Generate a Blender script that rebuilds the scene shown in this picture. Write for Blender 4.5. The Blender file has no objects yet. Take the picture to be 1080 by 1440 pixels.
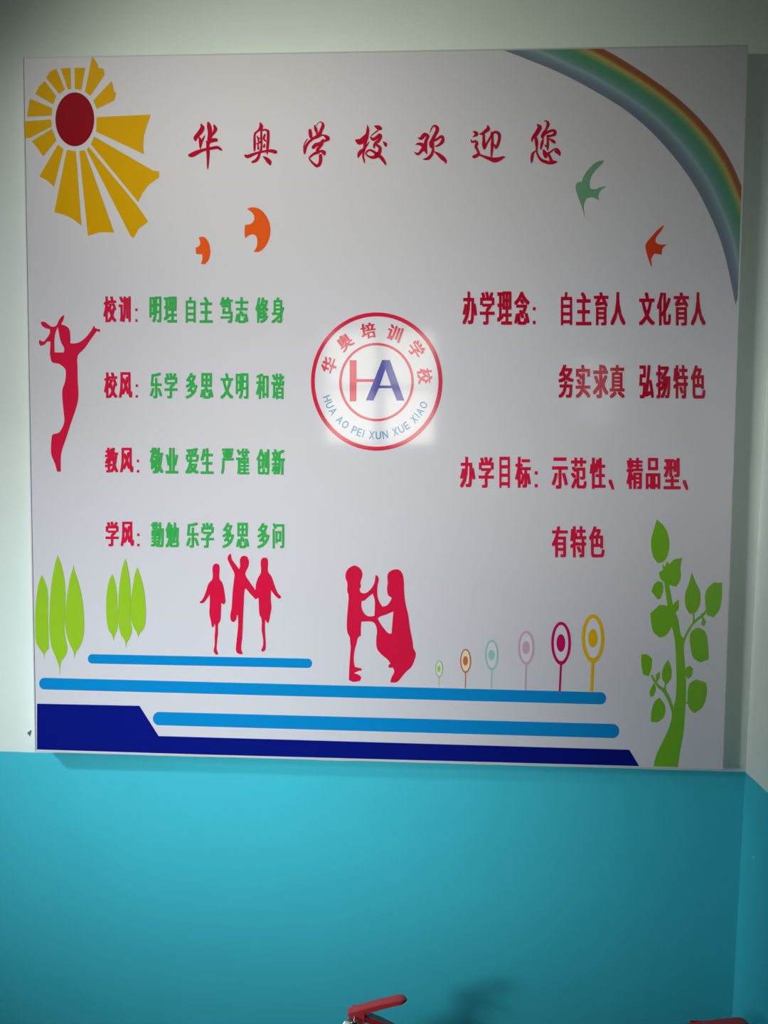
import bpy, bmesh, math, random
from mathutils import Vector, Matrix
from mathutils.geometry import tessellate_polygon
random.seed(7)
scene = bpy.context.scene
COL = scene.collection

# ------------------------------------------------------------------ camera
ZC = 1.95                      # height of the board's centre
T = 0.05                       # how far the board stands off the wall
F = 1082.0                     # focal length in pixels of a 1080x1440 frame
YAW, PITCH, ROLL = -0.0471, -0.0581, 0.0086
CAM = Vector((0.1327, -2.1852 - T, ZC - 0.1464))
fw = Vector((math.sin(YAW)*math.cos(PITCH), math.cos(YAW)*math.cos(PITCH), math.sin(PITCH)))
r0 = Vector((math.cos(YAW), -math.sin(YAW), 0)); u0 = r0.cross(fw)
rt = math.cos(ROLL)*r0 + math.sin(ROLL)*u0
up = -math.sin(ROLL)*r0 + math.cos(ROLL)*u0
cd = bpy.data.cameras.new('camera'); cam = bpy.data.objects.new('camera', cd); COL.objects.link(cam)
cd.sensor_fit = 'HORIZONTAL'; cd.sensor_width = 36.0; cd.lens = F/1080*36; cd.clip_start = 0.05
M = Matrix((rt, up, -fw)).transposed().to_4x4(); M.translation = CAM
cam.matrix_world = M; scene.camera = cam

# ------------------------------------------------------------------ world, light, exposure
w = bpy.data.worlds.new('sky'); scene.world = w; w.use_nodes = True
bg = w.node_tree.nodes['Background']; bg.inputs[0].default_value = (0.78, 0.90, 1.0, 1); bg.inputs[1].default_value = 0.04
vs = scene.view_settings
vs.view_transform = 'Standard'; vs.look = 'None'; vs.exposure = 0.0; vs.gamma = 1.0; vs.use_curve_mapping = False
scene.cycles.use_denoising = True
scene.cycles.max_bounces = 8; scene.cycles.diffuse_bounces = 6
scene.cycles.sample_clamp_indirect = 4

def area(name, loc, target, sx, sy, power, col):
    l = bpy.data.lights.new(name, 'AREA'); l.shape = 'RECTANGLE'; l.size = sx; l.size_y = sy
    l.energy = power; l.color = col
    o = bpy.data.objects.new(name, l); COL.objects.link(o); o.location = loc
    d = Vector(target) - Vector(loc); o.rotation_euler = d.to_track_quat('-Z', 'Y').to_euler()
    return o
# added side beams aimed to shape the wall's brightness; daylight through two rear windows
WL = (-3.35, -1.3, 1.45, 3.2)        # opening in the left wall: y0, y1, z0, z1
HI, KEY, LO = (-3.25, -2.5, 2.85), (-3.25, -1.6, 3.05), (-3.25, -2.9, 1.9)
COOL, MID, WARM = (0.90, 1.0, 1.03), (0.99, 1.0, 0.975), (1.0, 0.99, 0.85)
for loc, tgt, sp, pw, sz, co in (
        (HI, (-.16, 0, 2.8), 21, 2.0, .35, WARM), (HI, (-.38, 0, 1.92), 37, 4.5, .35, MID),
        (KEY, (-.72, 0, .72), 34, 3.2, .2, COOL), (KEY, (.1, 0, .95), 20, .25, .2, COOL),
        (LO, (.12, 0, 1.85), 20, 2.8, .8, MID), (LO, (-.04, 0, .9), 20, 2.2, .8, COOL), (LO, (-.7, 0, .7), 32, 3.3, .8, COOL)):
    area('added_side_beam', loc, tgt, sz, sz, pw, co).data.spread = math.radians(sp)
area('rear_window_daylight', (-0.23, -4.8, 2.5), (-0.23, 0, 2.45), 1.2, 1.2, 1.7, (1.0, 0.965, 0.86)).data.spread = math.radians(48)
area('rear_right_window_daylight', (1.66, -4.8, 2.45), (1.66, 0, 2.4), 0.5, 0.75, 0.4, (1.0, 0.98, 0.93)).data.spread = math.radians(60)

# ------------------------------------------------------------------ helpers
def at(px, py, y=-T):
    """point of the plane y=const that stands behind a pixel of the photograph"""
    d = fw*F + rt*(px-540) + up*(720-py)
    return CAM + d*((y-CAM.y)/d.y)

def material(name, col, rough=0.5, spec=0.5, coat=0.0, coat_rough=0.1, metal=0.0, noise=0.0, nscale=30, bump=0.0, bscale=200):
    m = bpy.data.materials.new(name); m.use_nodes = True
    nt = m.node_tree; b = nt.nodes['Principled BSDF']
    b.inputs['Base Color'].default_value = (*col, 1); b.inputs['Roughness'].default_value = rough
    b.inputs['Specular IOR Level'].default_value = spec; b.inputs['Metallic'].default_value = metal
    b.inputs['Coat IOR'].default_value = 1.65; b.inputs['Coat Weight'].default_value = coat; b.inputs['Coat Roughness'].default_value = coat_rough
    tc = nt.nodes.new('ShaderNodeTexCoord')
    if noise:
        n = nt.nodes.new('ShaderNodeTexNoise'); n.inputs['Scale'].default_value = nscale; n.inputs['Detail'].default_value = 4
        mr = nt.nodes.new('ShaderNodeMapRange'); mr.inputs[3].default_value = 1-noise; mr.inputs[4].default_value = 1+noise
        mx = nt.nodes.new('ShaderNodeVectorMath'); mx.operation = 'SCALE'; mx.inputs[0].default_value = col
        nt.links.new(tc.outputs['Object'], n.inputs['Vector']); nt.links.new(n.outputs['Fac'], mr.inputs[0])
        nt.links.new(mr.outputs[0], mx.inputs['Scale']); nt.links.new(mx.outputs[0], b.inputs['Base Color'])
    if bump:
        n2 = nt.nodes.new('ShaderNodeTexNoise'); n2.inputs['Scale'].default_value = bscale; n2.inputs['Detail'].default_value = 3
        bp = nt.nodes.new('ShaderNodeBump'); bp.inputs['Strength'].default_value = bump; bp.inputs['Distance'].default_value = 0.002
        nt.links.new(tc.outputs['Object'], n2.inputs['Vector']); nt.links.new(n2.outputs['Fac'], bp.inputs['Height'])
        nt.links.new(bp.outputs[0], b.inputs['Normal'])
    return m

def srgb(r, g, b):
    f = lambda c: (c/255/12.92) if c/255 <= 0.04045 else ((c/255+0.055)/1.055)**2.4
    return (f(r), f(g), f(b))

def link_mesh(name, verts, faces, mat, parent=None, smooth=False):
    me = bpy.data.meshes.new(name); me.from_pydata([tuple(v) for v in verts], [], faces); me.update()
    if mat: me.materials.append(mat)
    if smooth:
        for p in me.polygons: p.use_smooth = True
    o = bpy.data.objects.new(name, me); COL.objects.link(o)
    if parent: o.parent = parent
    return o

def from_bm(name, bm, mat, parent=None, smooth=False):
    bmesh.ops.recalc_face_normals(bm, faces=bm.faces)
    me = bpy.data.meshes.new(name); bm.to_mesh(me); bm.free(); me.materials.append(mat)
    if smooth:
        for p in me.polygons: p.use_smooth = True
    o = bpy.data.objects.new(name, me); COL.objects.link(o)
    if parent: o.parent = parent
    return o

def tag(o, label=None, cat=None, group=None, kind=None):
    if label: o['label'] = label
    if cat: o['category'] = cat
    if group: o['group'] = group
    if kind: o['kind'] = kind
    return o

def bm_box(bm, lo, hi, bev=0.0):
    r = bmesh.ops.create_cube(bm, size=1)
    for v in r['verts']:
        v.co = Vector([lo[i] + (v.co[i]+0.5)*(hi[i]-lo[i]) for i in range(3)])
    if bev:
        es = list({e for v in r['verts'] for e in v.link_edges})
        bmesh.ops.bevel(bm, geom=es, offset=bev, segments=2, affect='EDGES')

def box(name, lo, hi, mat, parent=None, bev=0.0):
    bm = bmesh.new(); bm_box(bm, lo, hi, bev); return from_bm(name, bm, mat, parent)

# ------------------------------------------------------------------ room
CYAN = (0.045, 0.46, 0.57); WHITE = (0.66, 0.74, 0.69)
pL, pR = at(0, 1056.5, 0), at(1035, 1085, 0)
print('paint line', pL, pR)
ZB = (pL.z + pR.z)/2

def wall_paint(name, zb, slope=0.0):
    m = bpy.data.materials.new(name); m.use_nodes = True; nt = m.node_tree
    b = nt.nodes['Principled BSDF']; b.inputs['Roughness'].default_value = 0.62
    b.inputs['Specular IOR Level'].default_value = 0.25
    g = nt.nodes.new('ShaderNodeNewGeometry'); sx = nt.nodes.new('ShaderNodeSeparateXYZ')
    nt.links.new(g.outputs['Position'], sx.inputs[0])
    n = nt.nodes.new('ShaderNodeTexNoise'); n.inputs['Scale'].default_value = 9
    nt.links.new(g.outputs['Position'], n.inputs['Vector'])
    wob = nt.nodes.new('ShaderNodeMath'); wob.operation = 'MULTIPLY_ADD'; wob.inputs[1].default_value = 0.004; wob.inputs[2].default_value = zb-0.002
    nt.links.new(n.outputs['Fac'], wob.inputs[0])
    sl = nt.nodes.new('ShaderNodeMath'); sl.operation = 'MULTIPLY_ADD'; sl.inputs[1].default_value = slope
    nt.links.new(sx.outputs[0], sl.inputs[0]); nt.links.new(wob.outputs[0], sl.inputs[2])
    gt = nt.nodes.new('ShaderNodeMath'); gt.operation = 'GREATER_THAN'
    nt.links.new(sx.outputs[2], gt.inputs[0]); nt.links.new(sl.outputs[0], gt.inputs[1])
    mix = nt.nodes.new('ShaderNodeMix'); mix.data_type = 'RGBA'
    mix.inputs[6].default_value = (*CYAN, 1); mix.inputs[7].default_value = (*WHITE, 1)
    nt.links.new(gt.outputs[0], mix.inputs[0])
    n3 = nt.nodes.new('ShaderNodeTexNoise'); n3.inputs['Scale'].default_value = 5; n3.inputs['Detail'].default_value = 6
    nt.links.new(g.outputs['Position'], n3.inputs['Vector'])
    mr = nt.nodes.new('ShaderNodeMapRange'); mr.inputs[3].default_value = 0.95; mr.inputs[4].default_value = 1.05
    nt.links.new(n3.outputs['Fac'], mr.inputs[0])
    sc = nt.nodes.new('ShaderNodeVectorMath'); sc.operation = 'SCALE'
    nt.links.new(mix.outputs[2], sc.inputs[0]); nt.links.new(mr.outputs[0], sc.inputs['Scale'])
    nt.links.new(sc.outputs[0], b.inputs['Base Color'])
    n2 = nt.nodes.new('ShaderNodeTexNoise'); n2.inputs['Scale'].default_value = 120; n2.inputs['Detail'].default_value = 4
    nt.links.new(g.outputs['Position'], n2.inputs['Vector'])
    bp = nt.nodes.new('ShaderNodeBump'); bp.inputs['Strength'].default_value = 0.25; bp.inputs['Distance'].default_value = 0.0015
    nt.links.new(n2.outputs['Fac'], bp.inputs['Height']); nt.links.new(bp.outputs[0], b.inputs['Normal'])
    return m
slope = (pR.z-pL.z)/(pR.x-pL.x)
M_WALL = wall_paint('two_tone_wall_paint', pL.z - slope*pL.x, slope)
M_CEIL = material('ceiling_paint', (0.42, 0.44, 0.42), 0.8, bump=0.2)
M_FLOOR = material('floor_tile', (0.07, 0.06, 0.055), 0.35, noise=0.15, nscale=6)
M_FRAME = material('window_frame_paint', (0.55, 0.55, 0.53), 0.4)

HC = 3.25; XL = -3.3; YR = -4.6; XR2 = 2.5; YP = -1.0
# the corner with the right wall leans a little, as in the photograph
c1, c2 = at(1029.5, 1430, 0), at(1066, 760, 0)
cs = (c2.x-c1.x)/(c2.z-c1.z)
cx = lambda z: c1.x + cs*(z-c1.z)
print('corner x', cx(0), cx(HC))
def slab(name, quad, depth):
    """quad: 4 corner points, thickened along vector depth"""
    a = [Vector(q) for q in quad]; b = [q+Vector(depth) for q in a]
    bm = bmesh.new(); vs_ = [bm.verts.new(v) for v in a+b]
    for f in ((0,1,2,3),(7,6,5,4),(0,4,5,1),(1,5,6,2),(2,6,7,3),(3,7,4,0)): bm.faces.new([vs_[i] for i in f])
    return tag(from_bm(name, bm, M_WALL), kind='structure')
slab('wall_back', [(XL-.1,0,0),(cx(0)+.0,0,0),(cx(HC)+.0,0,HC),(XL-.1,0,HC)], (0,.12,0))
slab('wall_right', [(cx(0),.12,0),(cx(0),YP,0),(cx(HC),YP,HC),(cx(HC),.12,HC)], (.12,0,0))
slab('wall_recess', [(cx(0)+.12,YP,0),(XR2,YP,0),(XR2,YP,HC),(cx(HC)+.12,YP,HC)], (0,.12,0))
slab('wall_right_far', [(XR2,YP+.12,0),(XR2,YR,0),(XR2,YR,HC),(XR2,YP+.12,HC)], (.12,0,0))
def wall_with_holes(name, axis, pos, thick, a0, a1, holes):
    """a wall across x or y with rectangular window openings (a, b, z0, z1)"""
    us = sorted({a0, a1, *[h[0] for h in holes], *[h[1] for h in holes]})
    zs = sorted({0, HC, *[h[2] for h in holes], *[h[3] for h in holes]})
    bm = bmesh.new()
    for i in range(len(us)-1):
        for j in range(len(zs)-1):
            um, zm = (us[i]+us[i+1])/2, (zs[j]+zs[j+1])/2
            if any(h[0] < um < h[1] and h[2] < zm < h[3] for h in holes): continue
            if axis == 'x': bm_box(bm, (us[i], pos, zs[j]), (us[i+1], pos+thick, zs[j+1]))
            else: bm_box(bm, (pos, us[i], zs[j]), (pos+thick, us[i+1], zs[j+1]))
    bmesh.ops.remove_doubles(bm, verts=bm.verts, dist=1e-5)
    return tag(from_bm(name, bm, M_WALL), kind='structure')
RW1 = (-0.74, 0.28, 1.98, 3.02); RW2 = (1.45, 1.86, 2.15, 2.80)
wall_with_holes('wall_left', 'y', XL, -.12, YR, .12, [WL])
wall_with_holes('wall_front', 'x', YR, -.12, XL-.12, XR2+.12, [RW1, RW2])
tag(box('floor', (XL-.12, YR-.12, -.1), (XR2+.12, .12, 0), M_FLOOR), kind='structure')
tag(box('ceiling', (XL-.12, YR-.12, HC), (XR2+.12, .12, HC+.1), M_CEIL), kind='structure')
def window(n, axis, pos, a, b, z0, z1, nv, nh, mw=.02):
    bm = bmesh.new(); t = .035
    def bar(a_, b_, c_, d_):
        if axis == 'x': bm_box(bm, (a_, pos-.03, c_), (b_, pos+.03, d_))
        else: bm_box(bm, (pos-.03, a_, c_), (pos+.03, b_, d_))
    bar(a, b, z0, z0+t); bar(a, b, z1-t, z1); bar(a, a+t, z0, z1); bar(b-t, b, z0, z1)
    for i in range(1, nv): m_ = a+(b-a)*i/nv; bar(m_-mw, m_+mw, z0, z1)
    for i in range(1, nh): m_ = z0+(z1-z0)*i/nh; bar(a, b, m_-.018, m_+.018)
    return tag(from_bm('window_%d' % n, bm, M_FRAME), kind='structure')
window(1, 'x', YR-.06, *RW1, 2, 2, .045)
window(2, 'x', YR-.06, *RW2, 5, 1)
window(3, 'y', XL-.06, *WL, 2, 1)

# ------------------------------------------------------------------ the board
def gloss(name, col, k=1.0): return material(name, col, 0.55, 0.0, coat=1.0*k, coat_rough=0.07)
M_BOARD = gloss('board_white_film', (0.60, 0.59, 0.635))
M_SIDE = material('board_edge_white', (0.52, 0.52, 0.55), 0.5)
RED = gloss('crimson_print', srgb(205, 22, 62)); TITLE = gloss('dark_crimson_print', srgb(178, 10, 45))
GREEN_T = gloss('green_lettering_print', srgb(55, 168, 80)); LIME = gloss('lime_print', srgb(146, 190, 40))
TREE = gloss('leaf_green_print', srgb(112, 172, 32))
BLUE = gloss('sky_blue_print', srgb(12, 130, 196)); NAVY = gloss('navy_print', srgb(10, 22, 118))
YEL = gloss('sun_yellow_print', srgb(206, 156, 8)); DRED = gloss('sun_red_print', srgb(138, 14, 28))
ORG = gloss('orange_print', srgb(222, 88, 26)); BGRN = gloss('sage_green_print', srgb(106, 156, 124)); BRED = gloss('brick_red_print', srgb(205, 62, 30))
LOGO_B = gloss('emblem_blue_print', srgb(40, 42, 150)); LOGO_C = gloss('emblem_teal_print', srgb(70, 140, 180))
PAPER = gloss('print_white', (0.66, 0.655, 0.70))

BW, BH = 2.0, 1.9939
board = bpy.data.objects.new('wall_sign', None); COL.objects.link(board)
BASE = Vector((0, 0, ZC-BH/2)); board.location = BASE
tag(board, 'large glossy white school sign board with red and green Chinese lettering on wall', 'sign board')
def rel(v): return (v[0]-BASE.x, v[1]-BASE.y, v[2]-BASE.z)
def part(name, verts, faces, mat, parent=board):
    return link_mesh(name, [rel(v) for v in verts], faces, mat, parent)
bm = bmesh.new(); bm_box(bm, (-BW/2, -T, 0), (BW/2, 0.0, BH), 0.0015); from_bm('panel', bm, M_BOARD, board)
e = .0045
for lo, hi in (((-BW/2-.001, -T-.0012, -.001), (BW/2+.001, -T+.012, e)), ((-BW/2-.001, -T-.0012, BH-e*.6), (BW/2+.001, -T+.012, BH+.001)),
               ((-BW/2-.001, -T-.0012, e), (-BW/2+e*.7, -T+.012, BH-e*.6)), ((BW/2-e*.7, -T-.0012, e), (BW/2+.001, -T+.012, BH-e*.6))):
    bm = bmesh.new(); bm_box(bm, lo, hi, .0004); from_bm('edge_trim', bm, M_SIDE, board)

LAY = [0]
def clip(poly, planes):
    for k, s, lim in planes:
        out = []
        for i in range(len(poly)):
            a, b = poly[i-1], poly[i]
            ia, ib = s*(a[k]-lim) <= 0, s*(b[k]-lim) <= 0
            if ia != ib:
                t = (lim-a[k])/(b[k]-a[k]); out.append(tuple(a[j]+(b[j]-a[j])*t for j in range(len(a))))
            if ib: out.append(b)
        poly = out
        if not poly: break
    return poly

def smooth_closed(pts, n=4, corner=50):
    """rounded outline through the points; sharp corners stay sharp"""
    N = len(pts); tang = []
    for i in range(N):
        a, b, c = Vector(pts[i-1]), Vector(pts[i]), Vector(pts[(i+1) % N])
        d1, d2 = b-a, c-b
        if d1.length < 1e-6 or d2.length < 1e-6 or math.degrees(d1.angle(d2)) > corner: tang.append(None)
        else: tang.append((d1.normalized()+d2.normalized()).normalized())
    out = []
    for i in range(N):
        p, q = Vector(pts[i]), Vector(pts[(i+1) % N]); L = (q-p).length
        t0 = tang[i] if tang[i] is not None else (q-p).normalized()
        t1 = tang[(i+1) % N] if tang[(i+1) % N] is not None else (q-p).normalized()
        for k in range(n):
            t = k/n; h = (2*t**3-3*t*t+1, t**3-2*t*t+t, -2*t**3+3*t*t, t**3-t*t)
            out.append(tuple(p*h[0] + t0*L*h[1] + q*h[2] + t1*L*h[3]))
    return out

def to_board(pts, lay): return [at(x, y, -T-0.0003*lay) for x, y in pts]
def shape(name, loops, mat, parent=board, lay=1, org=(0, 0), s=1.0, smooth=0, corner=50):
    """flat print: first loop is the outline, further loops are holes, in pixels of a zoomed crop"""
    L = []
    for lp in loops:
        lp = [(org[0]+x/s, org[1]+y/s) for x, y in lp]
        if smooth: lp = smooth_closed(lp, smooth, corner)
        L.append(to_board(lp, lay))
    tris = tessellate_polygon([[Vector((v.x, v.z, 0)) for v in l] for l in L])
    vv = [v for l in L for v in l]
    faces = []
    for t in tris:
        a, b, c = (vv[i] for i in t)
        n = (b-a).cross(c-a)
        faces.append(t if n.y < 0 else t[::-1])
    return part(name, vv, faces, mat, parent)
def ell(cx_, cy_, rx, ry, n=64, rot=0):
    return [(cx_+rx*math.cos(2*math.pi*i/n), cy_+ry*math.sin(2*math.pi*i/n)) for i in range(n)]

# sun
SO, SS = (20, 70), 4.909
sun = shape('sun_disc', [ell(418, 480, 134, 186)], DRED, lay=1, org=SO, s=SS)
for r in [
    [(538,42),(575,100),(580,125),(615,130),(625,170),(524,318),(488,290)],
    [(672,215),(690,290),(705,300),(690,350),(570,408),(545,350)],
    [(943,447),(910,540),(893,600),(890,680),(897,722),(565,565),(568,465)],
    [(550,598),(960,835),(1000,840),(1000,880),(930,930),(885,990),(855,1052),(528,652)],
    [(512,668),(845,1070),(925,1187),(860,1235),(822,1302),(800,1280),(500,692)],
    [(448,700),(486,693),(690,1262),(590,1260),(508,1285)],
    [(362,690),(425,702),(464,1215),(400,1165),(345,1140),(276,1122)],
    [(300,655),(340,685),(275,948),(225,900),(172,875)],
    [(120,630),(260,545),(292,625),(200,737),(160,680)],
    [(60,495),(255,480),(258,530),(110,607),(66,612)],
    [(105,340),(130,345),(262,402),(258,455),(88,462),(98,400)],
    [(210,215),(290,320),(268,378),(145,305),(170,255)],
    [(290,130),(350,275),(310,305),(220,195),(245,150)],
    [(320,128),(388,125),(392,270),(370,275)],
    [(415,125),(490,125),(462,278),(418,270)]]:
    shape('sun_ray', [r], YEL, sun, org=SO, s=SS)

# rainbow, a printed colour band clipped at the board's edges
RO, RS = (700, 50), 2.842
outer = [(300,-5),(420,52),(510,103),(605,165),(705,238),(795,320),(872,410),(932,505),(970,592),(1005,690),(1040,800)]
inner = [(-90,20),(20,58),(110,92),(250,150),(380,218),(520,305),(640,412),(750,545),(830,680),(900,850),(950,1075)]
def poly_at(P, t):
    t = t*(len(P)-1); i = min(int(t), len(P)-2); f = t-i
    p = [Vector(P[max(0, min(len(P)-1, k))]) for k in (i-1, i, i+1, i+2)]
    return 0.5*((2*p[1])+(-p[0]+p[2])*f+(2*p[0]-5*p[1]+4*p[2]-p[3])*f*f+(-p[0]+3*p[1]-3*p[2]+p[3])*f**3)
verts, faces, uvs = [], [], []
NU, NV = 60, 6
x_lim, z_top = BW/2-.004, ZC+BH/2-.0035
def rb(i, j):
    o_, n_ = poly_at(outer, i/NU), poly_at(inner, i/NU); p = o_.lerp(n_, j/NV)
    a = at(RO[0]+p.x/RS, RO[1]+p.y/RS, -T-.0003); return (a.x, a.y, a.z, j/NV, i/NU)
for i in range(NU):
    for j in range(NV):
        q = clip([rb(i, j), rb(i, j+1), rb(i+1, j+1), rb(i+1, j)], [(0, 1, x_lim), (2, 1, z_top)])
        if len(q) > 2:
            b0 = len(verts); verts += [p[:3] for p in q]; uvs += [p[3:] for p in q]; faces.append(tuple(range(b0, b0+len(q))))
M_RB = gloss('rainbow_print', (1, 1, 1)); nt = M_RB.node_tree
uvn = nt.nodes.new('ShaderNodeUVMap'); sp = nt.nodes.new('ShaderNodeSeparateXYZ'); rp = nt.nodes.new('ShaderNodeValToRGB')
nt.links.new(uvn.outputs[0], sp.inputs[0]); nt.links.new(sp.outputs[0], rp.inputs[0]); nt.links.new(rp.outputs[0], nt.nodes['Principled BSDF'].inputs['Base Color'])
stops = [(0, (150,108,78)), (.06, (150,84,52)), (.12, (160,98,60)), (.19, (188,168,92)), (.25, (140,160,104)), (.34, (84,146,108)), (.48, (90,146,126)),
         (.60, (112,150,148)), (.68, (142,170,176)), (.76, (124,148,160)), (.88, (112,126,140)), (1, (116,120,136))]
er = rp.color_ramp.elements
while len(er) < len(stops): er.new(0.5)
for el, (p, c) in zip(er, stops): el.position = p; el.color = (*srgb(*c), 1)
rbo = part('rainbow', verts, faces, M_RB)
ul = rbo.data.uv_layers.new(name='UVMap')
for lp in rbo.data.loops: ul.data[lp.index].uv = uvs[lp.vertex_index]
rbo.data.validate()
if rbo.data.polygons and rbo.data.polygons[0].normal.y > 0: rbo.data.flip_normals()

# birds
B1 = ((250, 280), 7.2); B2 = ((790, 210), 6.75)
shape('bird', [[(700,100),(735,85),(790,85),(850,115),(905,185),(935,270),(935,360),(910,440),(870,500),(820,535),(765,535),(795,490),(805,440),(795,380),(770,360),(730,362),(690,395),(680,380),(680,260),(740,250),(770,215),(772,170),(745,130)]], ORG, org=B1[0], s=B1[1], smooth=3)
shape('bird', [[(210,390),(255,380),(295,410),(325,480),(330,550),(310,620),(275,662),(232,655),(248,610),(248,560),(215,558),(185,555),(180,490),(215,475),(228,440)]], ORG, org=B1[0], s=B1[1], smooth=3)
tag(shape('bird', [[(400,100),(330,120),(260,180),(205,260),(190,305),(145,315),(130,355),(150,440),(180,520),(225,660),(210,530),(235,465),(290,455),(350,485),(350,430),(375,385),(425,352),(370,358),(310,380),(270,370),(265,310),(290,240),(340,180),(395,120)]], BGRN, org=B2[0], s=B2[1], smooth=3), 'sage green swallow print')
shape('bird', [[(975,718),(930,745),(860,820),(795,905),(800,960),(825,1050),(850,1118),(855,1100),(850,1040),(880,990),(950,1000),(950,965),(965,930),(1000,905),(920,900),(890,880),(895,840),(940,780)]], BRED, org=B2[0], s=B2[1], smooth=3)

# silhouettes
shape('leaping_figure', [[(290,75),(285,110),(265,150),(300,162),(325,180),(338,225),(340,305),(400,300),(450,270),(490,225),(515,190),(530,158),(545,182),(580,190),(580,215),(555,205),(540,225),(500,280),(455,345),(400,405),(398,500),(400,620),(405,690),(402,765),(380,850),(345,950),(310,1060),(265,1200),(262,1345),(232,1345),(215,1280),(185,1205),(183,1120),(190,1050),(205,1040),(245,1028),(270,995),(290,940),(285,860),(275,760),(275,680),(295,620),(303,560),(298,515),(270,485),(240,468),(200,462),(182,440),(178,290),(150,290),(130,315),(95,325),(85,300),(88,275),(105,285),(125,290),(150,260),(175,215),(172,190),(140,182),(105,155),(100,130),(130,130),(165,155),(195,170),(225,160),(245,120),(270,85)],
    [(238,172),(250,240),(265,300),(290,345),(285,378),(212,378),(210,300),(218,220)]], RED, org=(40, 430), s=5.764, smooth=3)
KO, KS = (270, 770), 7.714
for k in ([(262,172),(290,185),(300,220),(300,345),(325,375),(345,440),(360,540),(362,600),(345,618),(325,605),(318,600),(315,700),(305,800),(285,830),(283,920),(270,1040),(268,1100),(285,1155),(262,1165),(235,1130),(245,1060),(245,960),(252,860),(245,825),(235,860),(215,865),(205,800),(188,720),(192,620),(192,510),(160,560),(125,600),(90,605),(82,590),(110,565),(150,480),(180,390),(215,350),(225,320),(222,220),(235,185)],
          [(565,88),(600,100),(618,150),(610,210),(590,250),(578,290),(620,365),(680,450),(712,500),(712,550),(690,562),(640,510),(580,440),(568,480),(562,600),(555,730),(550,850),(545,980),(535,1110),(552,1145),(540,1160),(500,1150),(480,1130),(480,1040),(495,900),(500,800),(495,730),(485,735),(475,790),(450,810),(425,795),(415,740),(430,650),(440,480),(455,350),(460,290),(430,220),(395,150),(385,110),(405,70),(425,70),(430,120),(470,180),(512,235),(520,200),(520,130),(535,100)],
          [(785,108),(815,115),(825,150),(825,265),(860,310),(895,410),(935,500),(965,530),(965,550),(940,555),(900,520),(855,460),(855,580),(862,650),(850,720),(838,790),(825,825),(805,800),(795,780),(790,860),(795,960),(800,1080),(795,1110),(765,1132),(750,1115),(770,1060),(770,990),(755,900),(750,760),(735,740),(725,640),(722,550),(695,540),(690,420),(715,330),(748,270),(745,150),(760,115)]):
    LAY[0] += 1
    shape('running_child_figure', [k], RED, lay=1+LAY[0]*.2, org=KO, s=KS, smooth=3)
shape('child_and_adult_figure', [[(215,115),(255,130),(290,165),(302,215),(290,260),(280,300),(285,340),(270,375),(285,405),(325,412),(370,385),(405,345),(430,290),(440,215),(460,225),(475,260),(462,330),(460,430),(480,500),(515,555),(560,540),(595,500),(612,465),(600,450),(580,440),(562,370),(570,300),(568,215),(590,180),(640,158),(690,160),(725,200),(742,270),(745,380),(760,520),(790,650),(810,800),(835,920),(845,1000),(870,1050),(860,1110),(820,1200),(775,1240),(730,1290),(665,1360),(598,1362),(605,1320),(640,1240),(625,1205),(580,1205),(578,1180),(598,1160),(570,1120),(500,1060),(455,1000),(447,900),(455,810),(435,740),(410,718),(330,712),(290,715),(285,780),(285,860),(255,885),(240,940),(215,1040),(210,1140),(220,1195),(290,1212),(295,1232),(260,1240),(212,1262),(270,1285),(290,1310),(275,1345),(200,1355),(155,1335),(160,1200),(165,880),(140,830),(135,700),(145,560),(150,420),(140,400),(140,300),(120,250),(125,190),(155,145)],
    [(410,415),(430,480),(432,560),(428,650),(385,658),(340,645),(305,600),(290,550),(292,495),(320,490),(360,455)],
    [(630,605),(622,700),(610,840),(580,838),(530,785),(490,730),(465,685),(480,665),(550,640)]], RED, org=(470, 780), s=7.577, smooth=3)

# slim trees on the left
for i, p in enumerate(([(155,203),(180,260),(200,330),(202,480),(205,600),(208,770),(180,800),(174,850),(170,815),(140,770),(112,720),(105,600),(106,480),(118,350),(135,260)],
          [(275,55),(300,120),(325,230),(335,350),(330,480),(325,600),(335,690),(350,780),(330,830),(305,860),(296,900),(292,975),(285,900),(255,820),(225,740),(212,600),(215,450),(222,330),(240,200),(260,110)],
          [(397,130),(402,165),(420,220),(450,330),(470,450),(476,560),(470,680),(440,760),(412,800),(402,850),(395,790),(365,730),(340,650),(328,550),(336,450),(352,330),(370,230),(390,160)],
          [(690,200),(705,240),(722,320),(728,450),(728,620),(708,670),(700,710),(690,670),(665,630),(648,560),(643,450),(650,330),(670,240)],
          [(790,80),(805,140),(825,260),(830,380),(825,520),(838,640),(820,690),(800,720),(794,770),(786,710),(755,660),(735,560),(735,420),(745,280),(765,160)],
          [(880,150),(905,220),(930,320),(942,430),(942,560),(925,620),(895,655),(888,690),(880,655),(850,600),(828,520),(832,400),(850,270),(868,180)])):
    shape('slim_tree', [p], LIME, lay=1+.15*i, org=(30, 770), s=5.4, smooth=3, corner=40)

# stripes
def capsule(x0, y0, x1, y1, h0, h1, rx=.9):
    pts = []
    for i in range(13):
        a = math.pi/2+math.pi*i/12; pts.append((x0+h0*rx+h0*rx*math.cos(a), y0-h0*math.sin(a)))
    for i in range(13):
        a = -math.pi/2+math.pi*i/12; pts.append((x1-h1*rx+h1*rx*math.cos(a), y1-h1*math.sin(a)))
    return pts
for c in ((123.5,926.5,439,932.8,6.6,6.6), (55,961.3,852.5,982,8.2,8.6), (215,1010.5,871,1028,9.4,10)):
    shape('blue_stripe', [capsule(*c)], BLUE)
shape('navy_stripe', [[(52,989.5),(196,992.5),(223,1035),(400,1040),(885,1054.3),(900,1079),(480,1067),(52,1054)]], NAVY)

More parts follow.
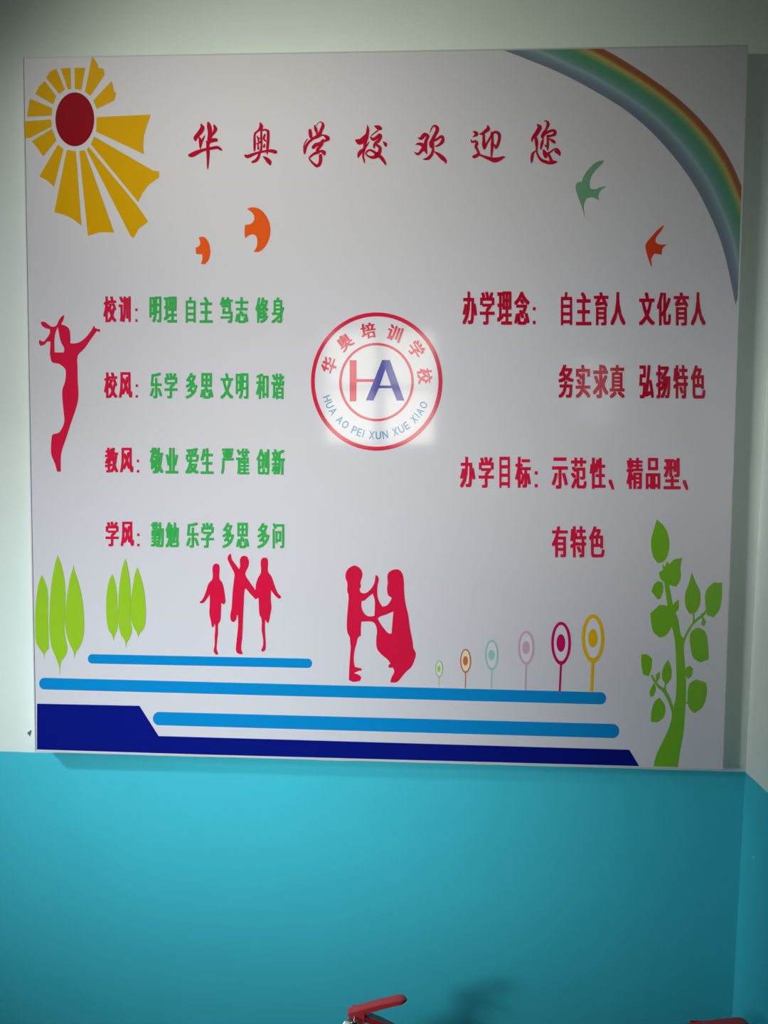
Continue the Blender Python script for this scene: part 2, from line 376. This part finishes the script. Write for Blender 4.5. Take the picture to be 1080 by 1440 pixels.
# lollipop shapes
PO, PS = (600, 850), 4.0
for cx_, cy_, rx, ry, th, dx, dy, sx_, sy_, sw, rgb, fill in (
    (70,362,22,47,5,9,18,69,466,3,(150,190,70),None), (219,317,31,67,7,14,27,217,471,6,(196,108,52),(226,212,190)),
    (366,284,38,85,10,19,29,363,474,7,(146,190,186),None), (560,243,46,95,12,21,37,555,480,9,(196,160,182),None),
    (756,217,56,120,16,25,50,748,488,12,(190,14,92),None), (936,190,64,135,20,27,52,928,491,18,(218,172,14),None)):
    m = gloss('disc_print', srgb(*rgb))
    o = ell(cx_, cy_, rx, ry, 48)
    o = [(x, y+max(0, (y-cy_)/ry-.75)*14*ry/120) for x, y in o]
    shape('disc_ground', [ell(cx_, cy_, rx-th*.6, ry-th*.7, 40)], gloss('disc_ground_print', fill and srgb(*fill) or (0.64, 0.63, 0.68)), lay=.9, org=PO, s=PS)
    d = shape('target_disc', [o, ell(cx_, cy_, rx-th, ry-th*1.15, 48)], m, lay=1.5, org=PO, s=PS)
    shape('disc_centre', [ell(cx_-1, cy_, dx, dy, 32)], m, d, lay=1.5, org=PO, s=PS)
    shape('disc_stem', [[(cx_-sw/2, cy_+ry-th/2), (cx_+sw/2, cy_+ry-th/2), (sx_+sw/2, sy_), (sx_-sw/2, sy_)]], m, d, lay=1.3, org=PO, s=PS)

# leafy plant on the right
TO, TS = (880, 720), 3.894
tr = shape('plant_stem', [[(200,285),(215,300),(238,400),(262,520),(290,600),(305,680),(315,690),(340,640),(366,600),(366,550),(375,550),(378,590),(420,555),(440,535),(440,555),(400,590),(370,620),(345,660),(325,705),(318,740),(325,840),(330,960),(325,1100),(315,1220),(300,1300),(285,1402),(150,1402),(165,1335),(205,1250),(240,1170),(252,1110),(240,1060),(205,990),(165,950),(135,895),(145,890),(180,945),(210,965),(214,940),(221,940),(222,975),(240,1010),(262,1070),(275,1000),(275,820),(268,700),(255,640),(235,550),(220,460),(210,380)]], TREE, lay=1, org=TO, s=TS, smooth=3)
for i, p in enumerate([[(170,40),(215,85),(238,150),(235,220),(210,270),(175,282),(150,245),(138,160),(155,90)],
    [(310,250),(300,300),(300,370),(275,410),(240,400),(190,365),(180,330),(205,315),(225,270),(240,285),(265,260)],
    [(175,378),(202,385),(205,430),(190,475),(175,480),(140,435),(155,395)],
    [(133,555),(185,508),(230,515),(265,560),(255,620),(215,680),(185,688),(150,655),(138,600)],
    [(288,478),(290,530),(270,555),(255,540),(262,505)],
    [(362,330),(385,390),(408,440),(405,510),(385,550),(350,560),(328,520),(325,450),(345,390)],
    [(528,388),(525,480),(510,540),(480,578),(445,565),(435,500),(440,430),(480,385)],
    [(400,632),(435,655),(450,720),(455,805),(410,825),(370,800),(355,740),(352,670),(375,640)],
    [(425,575),(440,600),(430,628),(410,615)],
    [(85,780),(115,780),(145,805),(140,860),(125,900),(95,890),(85,840)],
    [(232,808),(248,850),(248,910),(222,948),(198,910),(210,840)],
    [(185,872),(185,910),(165,935),(165,890)],
    [(155,935),(165,960),(155,1005),(135,1015),(130,985)],
    [(185,1015),(215,1060),(210,1120),(175,1152),(137,1150),(140,1090),(160,1035)],
    [(350,842),(368,855),(360,900),(340,915),(325,880),(332,850)],
    [(385,915),(440,935),(445,980),(420,1070),(375,1103),(345,1070),(338,1000),(350,940)],
    [(322,1040),(322,1050),(352,1052),(352,1040)], [(412,555),(420,555),(424,585),(416,585)]]):
    shape('leaf', [p], TREE, tr, lay=1.4+.1*(i % 3), org=TO, s=TS, smooth=3, corner=45)

# ------------------------------------------------------------------ lettering
GL = {}
def glyph(ch, off=0.0):
    """outline of a character as a flat mesh fitted to the unit square"""
    if (ch, off) in GL: return GL[(ch, off)]
    cu = bpy.data.curves.new('glyph', 'FONT'); cu.body = ch; cu.size = 1; cu.offset = off; cu.resolution_u = 3; cu.fill_mode = 'FRONT'
    o = bpy.data.objects.new('glyph', cu); COL.objects.link(o)
    dg = bpy.context.evaluated_depsgraph_get(); dg.update()
    me = bpy.data.meshes.new_from_object(o.evaluated_get(dg))
    vs_ = [(v.co.x, v.co.y) for v in me.vertices]; fs = [tuple(p.vertices) for p in me.polygons]
    x0, x1 = min(v[0] for v in vs_), max(v[0] for v in vs_); y0, y1 = min(v[1] for v in vs_), max(v[1] for v in vs_)
    sx_, sy_ = max(x1-x0, 1e-4), max(y1-y0, 1e-4)
    g = ([((v[0]-x0)/sx_, (v[1]-y0)/sy_) for v in vs_], fs)
    bpy.data.objects.remove(o); bpy.data.curves.remove(cu); bpy.data.meshes.remove(me)
    GL[(ch, off)] = g; return g

def letter(ch, quad, mat, parent=board, lay=2, bold=.06, off=0.0, name='character', bv=.014):
    """quad: function (u, v) -> photo pixel, v = 0 at the foot of the letter; the bold weight comes from overprinting"""
    g, fs = glyph(ch, off)
    verts, faces = [], []
    shifts = [(0, 0)]
    if bold: shifts = [(-bold, -bv), (bold, bv), (-bold, bv), (bold, -bv), (-bold*.35, 0), (bold*.35, 0)]
    for k, (sh, sv) in enumerate(shifts):
        b0 = len(verts)
        for u, v in g:
            p = quad(bold+u*(1-2*bold)+sh, bv+v*(1-2*bv)+sv); verts.append(at(p[0], p[1], -T-.0003*lay-2e-5*k))
        faces += [tuple(b0+i for i in f) for f in fs]
    if faces:
        a, b, c = (verts[i] for i in faces[0][:3])
        if (b-a).cross(c-a).y > 0: faces = [f[::-1] for f in faces]
    return part(name, verts, faces, mat, parent)

def line(chars, boxes, org, s, y0, y1, mat, slope=0.0, bold=.055):
    for ch, (x0, x1) in zip(chars, boxes):
        dy = slope*(x0-boxes[0][0]); yy0, yy1 = y0+dy, y1+dy
        if ch == '：':
            for yc in (yy0+(yy1-yy0)*.52, yy1-(yy1-yy0)*.07):
                shape('colon_dot', [[(x0, yc-7), (x1, yc-7), (x1, yc+7), (x0, yc+7)]], mat, lay=2, org=org, s=s)
            continue
        if ch == '、':
            shape('comma_mark', [[(x0, yy1-38), (x0+12, yy1-38), (x1, yy1-6), (x1, yy1+2), (x1-9, yy1+2), (x0, yy1-26)]], mat, lay=2, org=org, s=s)
            continue
        def q(u, v, x0=x0, x1=x1, a=yy0, b=yy1): return (org[0]+(x0+u*(x1-x0))/s, org[1]+(b+v*(a-b))/s)
        if ch in '一': pass
        letter(ch, q, mat, bold=bold)
LA, LB, LS = (130, 400), (130, 610), 3.724
line('校训：', [(57,125),(137,200),(224,236)], LA, LS, 61, 199, RED)
line('明理自主笃志修身', [(298,360),(373,443),(488,540),(560,630),(667,735),(746,816),(853,922),(937,1005)], LA, LS, 63, 200, GREEN_T, .006)
line('校风：', [(60,130),(138,208),(226,238)], LA, LS, 459, 596, RED)
line('乐学多思文明和谐', [(300,364),(376,445),(488,550),(563,632),(670,737),(750,816),(856,922),(936,1005)], LA, LS, 461, 597, GREEN_T, .008)
line('教风：', [(65,134),(144,214),(232,244)], LB, LS, 72, 204, RED, .01)
line('敬业爱生严谨创新', [(300,371),(382,449),(486,556),(566,634),(673,740),(752,822),(858,926),(938,1008)], LB, LS, 72, 208, GREEN_T, .012)
line('学风：', [(68,137),(147,217),(234,246)], LB, LS, 459, 590, RED, .01)
line('勤勉乐学多思多问', [(306,373),(382,453),(490,557),(568,636),(680,742),(752,820),(863,927),(943,1004)], LB, LS, 462, 596, GREEN_T, .008)
RA, RB_, RSS = (630, 390), (630, 620), 2.842
line('办学理念：', [(58,116),(127,186),(196,256),(264,326),(339,350)], RA, RSS, 56, 190, TITLE)
line('自主育人文化育人', [(451,496),(511,573),(583,641),(649,709),(763,826),(834,891),(902,963),(970,1029)], RA, RSS, 58, 192, TITLE, .003)
line('务实求真弘扬特色', [(441,503),(510,569),(579,641),(646,706),(764,823),(831,889),(900,959),(970,1028)], RA, RSS, 348, 483, TITLE, .004)
line('办学目标：', [(48,109),(122,183),(205,247),(268,331),(346,359)], RB_, RSS, 63, 188, RED)
line('示范性、精品型、', [(414,479),(491,554),(566,630),(642,664),(713,779),(790,848),(861,930),(938,960)], RB_, RSS, 66, 192, RED, .004)
line('有特色', [(414,479),(488,553),(563,626)], RB_, RSS, 340, 466, RED)

# brushed title
def brush(strokes, org, mat, s=18.0):
    verts, faces = [], []
    for k, st in enumerate(strokes):
        P = [Vector(p) for p in st]; pts = []
        for i in range(len(P)-1):
            p = [P[max(0, i-1)], P[i], P[i+1], P[min(len(P)-1, i+2)]]
            for j in range(5):
                f = j/5
                pts.append(0.5*((2*p[1])+(-p[0]+p[2])*f+(2*p[0]-5*p[1]+4*p[2]-p[3])*f*f+(-p[0]+3*p[1]-3*p[2]+p[3])*f**3))
        pts.append(P[-1])
        L, R_ = [], []
        for i, p in enumerate(pts):
            d = (pts[min(i+1, len(pts)-1)]-pts[max(0, i-1)]); d = Vector((d.x, d.y)); d = d.normalized() if d.length > 1e-6 else Vector((1, 0))
            n = Vector((-d.y, d.x))*max(p.z, 6)*.5
            L.append((p.x+n.x, p.y+n.y)); R_.append((p.x-n.x, p.y-n.y))
        def cap(c, r, a0):
            return [(c.x+r*math.cos(a0+math.pi*t/6), c.y+r*math.sin(a0+math.pi*t/6)) for t in range(0, 7)]
        y = -T-.0006-4e-5*k
        b0 = len(verts)
        for a, b in zip(L, R_):
            verts.append(at(org[0]+a[0]/s, org[1]+a[1]/s, y)); verts.append(at(org[0]+b[0]/s, org[1]+b[1]/s, y))
        for i in range(len(L)-1):
            q = (b0+2*i, b0+2*i+1, b0+2*i+3, b0+2*i+2)
            n_ = (verts[q[1]]-verts[q[0]]).cross(verts[q[2]]-verts[q[0]])
            faces.append(q if n_.y < 0 else q[::-1])
        for c, nb, sgn in ((pts[0], pts[1], -1), (pts[-1], pts[-2], -1)):
            dd = Vector((c.x-nb.x, c.y-nb.y)); a0 = math.atan2(dd.y, dd.x)-math.pi/2
            b1 = len(verts); ring = cap(c, max(c.z, 6)*.5, a0)
            verts += [at(org[0]+a[0]/s, org[1]+a[1]/s, y) for a in ring]
            f_ = tuple(range(b1, b1+7)); n_ = (verts[b1+3]-verts[b1]).cross(verts[b1+6]-verts[b1])
            faces.append(f_ if n_.y < 0 else f_[::-1])
    return part('brushed_character', verts, faces, mat)
TI = {
(260,165): [[(405,170,30),(440,260,110),(400,350,120),(320,450,110),(270,520,110),(265,575,60)],[(370,520,50),(395,640,90),(390,720,60),(390,780,35)],[(500,460,20),(450,560,50),(415,650,50)],[(590,140,60),(610,230,110),(630,350,110),(620,470,90),(610,560,90),(615,670,40)],[(735,205,50),(770,290,90),(740,370,80),(690,440,60),(640,520,50)],[(610,620,80),(700,580,110),(790,570,80),(800,600,40)],[(125,960,90),(180,950,120),(300,890,110),(420,840,80),(560,800,70),(700,780,80),(820,760,80),(900,810,60),(930,835,25)],[(545,600,30),(575,690,70),(578,800,80),(582,950,75),(580,1100,55),(575,1220,40),(572,1315,12)]],
(340,165): [[(470,150,50),(490,230,100),(460,300,80),(400,350,50),(340,400,50),(320,480,50),(322,620,60),(322,750,60),(320,850,30)],[(510,330,50),(590,315,50),(660,350,70),(665,450,75),(660,600,70),(650,750,70),(640,930,30)],[(490,350,40),(490,500,50),(495,650,50),(490,800,50),(450,900,60),(420,1000,70),(360,1090,80),(270,1130,60)],[(390,480,30),(420,540,50),(440,520,30)],[(410,540,30),(420,610,40)],[(580,440,50),(550,540,50),(600,600,40)],[(370,670,35),(430,650,40),(490,590,40)],[(410,680,30),(415,800,45)],[(570,680,30),(560,740,60)],[(95,970,70),(150,990,90),(300,930,70),(440,885,55),(600,855,60),(750,850,90),(850,880,100),(865,890,50)],[(540,990,25),(620,1050,90),(690,1130,110),(715,1190,50)]],
(415,160): [[(375,420,80),(385,500,95),(400,590,80)],[(495,300,40),(520,390,80),(550,470,60),(570,560,60)],[(540,290,20),(600,220,18),(640,205,25),(700,250,60),(695,330,85),(650,430,80),(610,530,90),(480,610,70),(360,700,60),(290,790,70),(245,900,80),(240,1000,50)],[(200,860,15),(250,720,25),(310,640,25)],[(430,640,50),(560,590,60),(700,540,40),(800,590,100),(830,640,90),(760,680,60),(700,690,70)],[(460,850,90),(520,790,100),(640,750,90),(710,680,90)],[(680,770,60),(610,850,70),(560,920,80),(600,960,60)],[(580,980,60),(660,940,60),(720,980,110),(740,1040,40)],[(560,980,80),(480,1010,65),(400,1070,50),(355,1130,35),(420,1220,50),(500,1290,70),(560,1320,80),(620,1260,80),(640,1150,85),(640,1050,80)]],
(490,165): [[(480,200,20),(490,300,70),(480,400,80),(450,520,100),(420,650,80),(400,800,70),(380,900,50),(370,1000,50),(395,1090,45),(405,1165,15)],[(170,570,20),(230,600,120),(300,620,150),(380,540,120),(450,460,90)],[(520,620,20),(470,700,40),(400,790,60),(310,870,100),(260,950,80),(245,1015,30)],[(660,220,30),(740,250,110),(810,280,100),(830,270,40)],[(740,330,40),(650,400,30),(580,460,25)],[(560,500,40),(620,560,80),(720,500,80),(780,450,90),(810,480,80),(770,580,80),(700,640,80),(650,700,60),(650,770,40)],[(700,690,60),(790,760,80),(790,850,90),(740,950,110),(640,1010,90),(540,1000,60),(440,930,35),(480,850,45),(560,830,55),(650,880,70),(740,950,90),(830,1020,90),(890,1100,80),(940,1190,40)],[(880,620,30),(930,670,90),(945,720,60)]],
(575,165): [[(240,520,30),(310,530,90),(400,440,110),(480,480,80),(440,570,80),(420,650,90),(400,760,110),(330,830,90),(270,900,70),(220,930,70),(150,890,30)],[(170,690,20),(250,670,70),(340,700,100),(400,790,110),(430,860,70),(455,925,25)],[(535,380,15),(570,280,30),(640,210,50),(710,260,90),(710,340,90),(660,440,85),(600,560,90),(550,660,90),(560,750,60)],[(590,600,70),(700,560,60),(820,480,70),(860,540,80),(840,620,90),(760,700,60),(680,735,40)],[(600,600,70),(610,750,60),(600,870,70),(560,960,80),(480,1040,80),(380,1060,40)],[(630,860,20),(740,930,80),(840,1020,110),(920,1100,80),(930,1170,20)]],
(655,165): [[(185,355,25),(250,390,90),(270,440,80),(180,490,25)],[(130,570,25),(160,630,50),(240,600,60),(280,660,80),(250,740,70),(290,820,60),(320,900,70),(290,960,90),(200,1000,90),(180,1010,40)],[(550,205,25),(565,290,100),(500,350,90),(420,410,70),(360,420,40)],[(450,440,70),(455,560,70),(455,680,90),(465,780,70)],[(640,370,30),(660,400,30),(600,540,50),(530,660,50),(490,760,50)],[(650,420,60),(760,370,70),(840,430,80),(845,550,70),(810,680,70),(760,780,50),(730,690,30)],[(670,430,60),(670,550,60),(670,700,80),(655,850,60),(645,980,40)],[(330,940,60),(430,980,60),(560,1030,90),(680,1070,120),(740,1080,130),(860,1050,100),(940,1010,60),(995,1005,20)]],
(740,160): [[(290,280,50),(340,340,110),(290,450,110),(210,560,100),(150,640,60),(145,700,30)],[(240,600,60),(260,720,90),(265,850,60),(265,960,50),(320,1100,60),(400,1180,80),(500,1220,90),(620,1240,90),(720,1220,80),(785,1215,20)],[(640,1200,90),(600,1100,70),(560,1020,60)],[(460,180,20),(530,200,60),(550,280,80),(510,380,60),(460,480,100),(410,570,90),(420,610,50)],[(480,500,70),(620,430,60),(710,430,80),(720,510,80),(640,550,60),(540,570,70)],[(540,560,60),(545,700,60),(540,830,60),(540,910,30)],[(420,640,30),(400,740,70),(370,860,50),(372,905,20)],[(590,640,40),(660,680,80),(710,720,70)],[(480,800,40),(500,830,40)],[(130,1240,30),(140,1130,70),(160,1010,60),(230,940,30)],[(440,930,60),(470,1000,110),(490,1080,90)],[(500,1020,80),(600,970,40),(700,900,40),(780,900,60),(830,980,70),(840,1040,40)],[(740,950,60),(800,990,70)]],
}
for o_, st in TI.items(): brush(st, o_, TITLE)

# round emblem
EO, ES = (425, 430), 5.143
em = shape('emblem_outer_ring', [ell(538,548,475,500,128), ell(538,548,447,471,128)], RED, lay=2, org=EO, s=ES)
shape('emblem_ground', [ell(538,548,448,472,96)], PAPER, em, lay=1, org=EO, s=ES)
shape('emblem_inner_ring', [ell(537,552,270,284,96), ell(537,552,252,266,96)], RED, em, lay=2, org=EO, s=ES)
shape('letter_h', [[(343,393),(393,393),(393,530),(527,530),(517,551),(393,551),(390,692),(343,692)]], RED, em, lay=2, org=EO, s=ES)
shape('letter_a', [[(578,392),(634,392),(738,686),(684,686),(648,596),(554,596),(514,685),(460,685)], [(602,458),(642,577),(560,577)]], LOGO_B, em, lay=2.3, org=EO, s=ES)
def on_arc(ch, cx_, cy_, ang, hw, hh, mat, lay=2, bold=.05, off=0.0, flip=False, sx_=.95):
    a = math.radians(ang)
    def q(u, v):
        x, y = (u-.5)*2*hw, -(v-.5)*2*hh
        X, Y = x*math.cos(a)-y*math.sin(a), x*math.sin(a)+y*math.cos(a)
        return (EO[0]+(cx_+X*sx_)/ES, EO[1]+(cy_+Y)/ES)
    letter(ch, q, mat, em, lay, bold, off)
for ch, x, y, a in (('华',195,430,-71), ('奥',308,262,-39), ('培',478,180,-9), ('训',668,200,20), ('学',825,315,51), ('校',886,508,84)):
    on_arc(ch, x, y, a, 57, 57, RED, bold=.04)
txt = 'HUA AO PEI XUN XUE XIAO'
wd = {'I': .42, ' ': .55, 'E': .8, 'P': .85, 'X': .95, 'A': 1.0, 'U': 1.0, 'H': 1.0, 'N': 1.0, 'O': 1.1}
tot = sum(wd[c] for c in txt); pos = 0
for c in txt:
    t = (pos+wd[c]/2)/tot; pos += wd[c]
    if c == ' ': continue
    phi = 75-t*(75+68)
    a = math.radians(phi)
    on_arc(c, 538-378*math.sin(a), 545+392*math.cos(a), phi, 21*wd[c]-(0 if c != 'I' else 5), 29, LOGO_C, bold=.03)

# ------------------------------------------------------------------ small marks on the walls
M_SCUFF = material('bare_plaster_chip', (0.10, 0.10, 0.11), 0.9)
sc_ = [(38,1031),(42,1027.5),(44.5,1026.5),(44,1030),(42,1036),(40.5,1033.5)]
vv = [at(x, y, -.0005) for x, y in sc_]; vb = [at(x, y, .0005) for x, y in sc_]
base = vv[0].copy()
chip = link_mesh('paint_chip', [v-base for v in vv+vb], [tuple(range(6))]+[tuple(range(11, 5, -1))]+[(i, (i+1) % 6, 6+(i+1) % 6, 6+i) for i in range(6)], M_SCUFF)
chip.location = base; tag(chip, 'small dark chipped mark on the white paint left of the sign', 'wall mark')

def on_right_wall(px, py):
    d = fw*F + rt*(px-540) + up*(720-py); p = CAM + d*((c1.x-CAM.x)/d.x)
    for _ in range(4): p = CAM + d*((cx(p.z)-CAM.x)/d.x)
    return p
p_ = on_right_wall(1060, 1206)
bm = bmesh.new(); bmesh.ops.create_uvsphere(bm, u_segments=16, v_segments=8, radius=.0045)
for v in bm.verts: v.co.x = v.co.x*.6
bm_box(bm, (-.0032, -.0004, -.0032), (-.0026, .0004, .0032))
scr = from_bm('screw_head', bm, material('painted_metal', (.30, .52, .58), .25), None, True); scr.location = p_
tag(scr, 'tiny shiny screw head on the blue lower part of the right wall', 'screw')

# ------------------------------------------------------------------ fire extinguishers
M_RED = material('red_enamel', (0.36, 0.014, 0.02), 0.35, coat=.5, noise=.08, nscale=40)
M_LEV = material('red_painted_lever', (0.50, 0.035, 0.045), 0.42, noise=.12, nscale=60, bump=.1)
M_BRASS = material('brass_valve', (0.45, 0.33, 0.14), 0.35, metal=.9)
M_BLACK = material('black_rubber', (0.02, 0.02, 0.02), 0.55)
M_STEEL = material('zinc_steel', (0.6, 0.6, 0.6), 0.3, metal=1)
M_GAUGE = material('gauge_face', (0.62, 0.66, 0.5), 0.3)
M_LABEL = material('pale_label', (0.65, 0.63, 0.58), 0.5)

def lathe(profile, n=32):
    bm = bmesh.new(); rings = []
    for r, z in profile:
        rings.append([bm.verts.new((r*math.cos(2*math.pi*i/n), r*math.sin(2*math.pi*i/n), z)) for i in range(n)] if r > 1e-6 else [bm.verts.new((0, 0, z))])
    for a, b in zip(rings, rings[1:]):
        for i in range(n):
            j = (i+1) % n
            if len(a) == 1: bm.faces.new((a[0], b[i], b[j]))
            elif len(b) == 1: bm.faces.new((a[i], b[0], a[j]))
            else: bm.faces.new((a[i], b[i], b[j], a[j]))
    return bm
def tube(path, r, n=12):
    bm = bmesh.new(); rings = []; P = [Vector(p) for p in path]
    for i, p in enumerate(P):
        d = (P[min(i+1, len(P)-1)]-P[max(i-1, 0)]).normalized()
        a = d.orthogonal().normalized() if i == 0 else (ref - d*ref.dot(d)).normalized()
        ref = a; b = d.cross(a); rr = r if not isinstance(r, (list, tuple)) else r[i]
        rings.append([bm.verts.new(p+a*rr*math.cos(2*math.pi*k/n)+b*rr*math.sin(2*math.pi*k/n)) for k in range(n)])
    for x, y in zip(rings, rings[1:]):
        for k in range(n): bm.faces.new((x[k], x[(k+1) % n], y[(k+1) % n], y[k]))
    bm.faces.new(rings[0]); bm.faces.new(rings[-1][::-1]); return bm
def channel(path, width, drop, th=.0018):
    """pressed-steel lever: a top strip with two side flanges; path of (x, z, width factor, drop factor)"""
    bm = bmesh.new(); prev = None; secs = []
    for i, (x, z, wf, df) in enumerate(path):
        p = path[min(i+1, len(path)-1)]; q = path[max(i-1, 0)]
        d = Vector((p[0]-q[0], 0, p[1]-q[1])).normalized(); n = Vector((-d.z, 0, d.x))
        hw, dr = width/2*wf, drop*df; c = Vector((x, 0, z)); r = min(.003, hw*.5)
        out = [(-hw, -dr), (-hw, -r), (-hw+r*.3, -r*.3), (-hw+r, 0), (hw-r, 0), (hw-r*.3, -r*.3), (hw, -r), (hw, -dr)]
        inn = [(hw-th, -dr), (hw-th, -r-th), (hw-r-th, -th), (-hw+r+th, -th), (-hw+th, -r-th), (-hw+th, -dr)]
        secs.append([bm.verts.new(c + Vector((0, a, 0)) + n*b) for a, b in out+inn])
    for a, b in zip(secs, secs[1:]):
        m = len(a)
        for k in range(m): bm.faces.new((a[k], a[(k+1) % m], b[(k+1) % m], b[k]))
    bm.faces.new(secs[0][::-1]); bm.faces.new(secs[-1]); return bm

def extinguisher(loc, rz, H, label, lever_up=22, fac=1.0):
    """H: height of the lever's low end above the floor"""
    t = bpy.data.objects.new('fire_extinguisher', None); COL.objects.link(t); t.location = loc; t.rotation_euler.z = rz
    tag(t, label, 'fire extinguisher', 'red fire extinguishers on the floor by the wall')
    R = .062; hb = H-.075
    from_bm('cylinder_body', lathe([(0,.012),(R*.93,.012),(R,.03),(R,hb-.05),(R*.96,hb-.035),(R*.82,hb-.018),(R*.55,hb-.005),(.022,hb+.003),(.02,hb+.012),(0,hb+.012)], 40), M_RED, t, True)
    from_bm('base_ring', lathe([(R*.86,0),(R*.97,0),(R*.99,.012),(R*.99,.034),(R*.955,.034),(R*.88,.012),(R*.86,0)], 40), M_BLACK, t, True)
    from_bm('label_band', lathe([(R+.0006,hb*.35),(R+.0006,hb*.78)], 40), M_LABEL, t, True)
    bm = lathe([(0,hb+.01),(.019,hb+.01),(.021,hb+.016),(.021,hb+.03),(.015,hb+.034),(.015,hb+.062),(.012,hb+.068),(0,hb+.068)], 24)
    from_bm('valve_head', bm, M_BRASS, t, True)
    g = lathe([(0,0),(.015,0),(.016,.003),(.016,.010),(.0145,.011),(0,.011)], 24)
    bmesh.ops.rotate(g, verts=g.verts, matrix=Matrix.Rotation(math.radians(68), 3, 'X')); bmesh.ops.translate(g, verts=g.verts, vec=(-.026,-.020,hb+.048))
    gg = from_bm('pressure_gauge', g, M_STEEL, t, True)
    g = lathe([(0,.0112),(.013,.0112),(.013,.0118),(0,.0118)], 24)
    bmesh.ops.rotate(g, verts=g.verts, matrix=Matrix.Rotation(math.radians(68), 3, 'X')); bmesh.ops.translate(g, verts=g.verts, vec=(-.026,-.020,hb+.048))
    from_bm('gauge_face', g, M_GAUGE, gg, True)
    up_ = math.tan(math.radians(lever_up)); z0 = H
    L = .158*fac
    P = []
    for i in range(29):
        s = i/28; x = -.030+s*L; z = z0+up_*s*L*(1.0+.35*(1-s)*.8) - .010*max(0, s-.8)**2*25*.6
        wf = 1.0 if s < .88 else math.sqrt(max(.05, 1-((s-.88)/.12)**2)); P.append((x, z-(1-wf)*.006, wf*(.9+.15*s), (1.0-.35*s)*(1 if s < .88 else .35+.65*wf)))
    lv = from_bm('squeeze_lever', channel(P, .026, .019), M_LEV, t)
    C = []
    for i in range(15):
        s = i/14; x = .0+s*.125*fac; z = z0-.004-.024*s-.030*s*s
        wf = 1.0 if s < .9 else math.sqrt(max(.08, 1-((s-.9)/.1)**2)); C.append((x, z, wf, 1.0-.3*s))
    from_bm('carry_handle', channel(C, .027, .014), M_RED, t)
    for ys in (-.0145, .0125): box('handle_bracket', (-.018, ys, hb+.035), (.016, ys+.002, z0+.006), M_LEV, t)
    pin = tube([(-.010,-.03,z0-.006),(-.010,.03,z0-.006)], .002, 8)
    po = from_bm('safety_pin', pin, M_STEEL, t, True)
    ringp = [(-.010+.011*math.sin(a), -.031-.002, z0-.006-.011+.011*math.cos(a)) for a in [2*math.pi*i/18 for i in range(19)]]
    from_bm('pin_ring', tube(ringp, .0011, 6), M_STEEL, po, True)
    hp = []
    for i in range(25):
        s = i/24; a = s*math.pi
        hp.append((-.018-.085*math.sin(min(a*1.0, math.pi))-(.055*s), -.004+.01*s, hb+.024 - s*(hb*.72)+.03*math.sin(a)))
    ho = from_bm('hose', tube(hp, .008, 12), M_BLACK, t, True)
    e_ = hp[-1]; from_bm('nozzle', tube([(e_[0], e_[1], e_[2]+.01), (e_[0], e_[1], e_[2]-.03), (e_[0], e_[1], e_[2]-.075)], [.009, .011, .015], 16), M_BLACK, t, True)
    return t
YE = -.27
a = at(489, 1421, YE)
print('lever low end', a, 'tip', at(575, 1395, YE))
extinguisher((a.x+.030, YE, 0), 0.0, a.z, 'red fire extinguisher standing below the middle of the sign, lever raised to the right', 17, 1.0)
b = at(1047, 1430, YE)
ce = .158*.955-.030
extinguisher((b.x-.108, YE+.02, 0), 0.0, b.z-.046, 'dark red fire extinguisher in the dim corner beside the right wall, lever top showing', 9, 1.0)
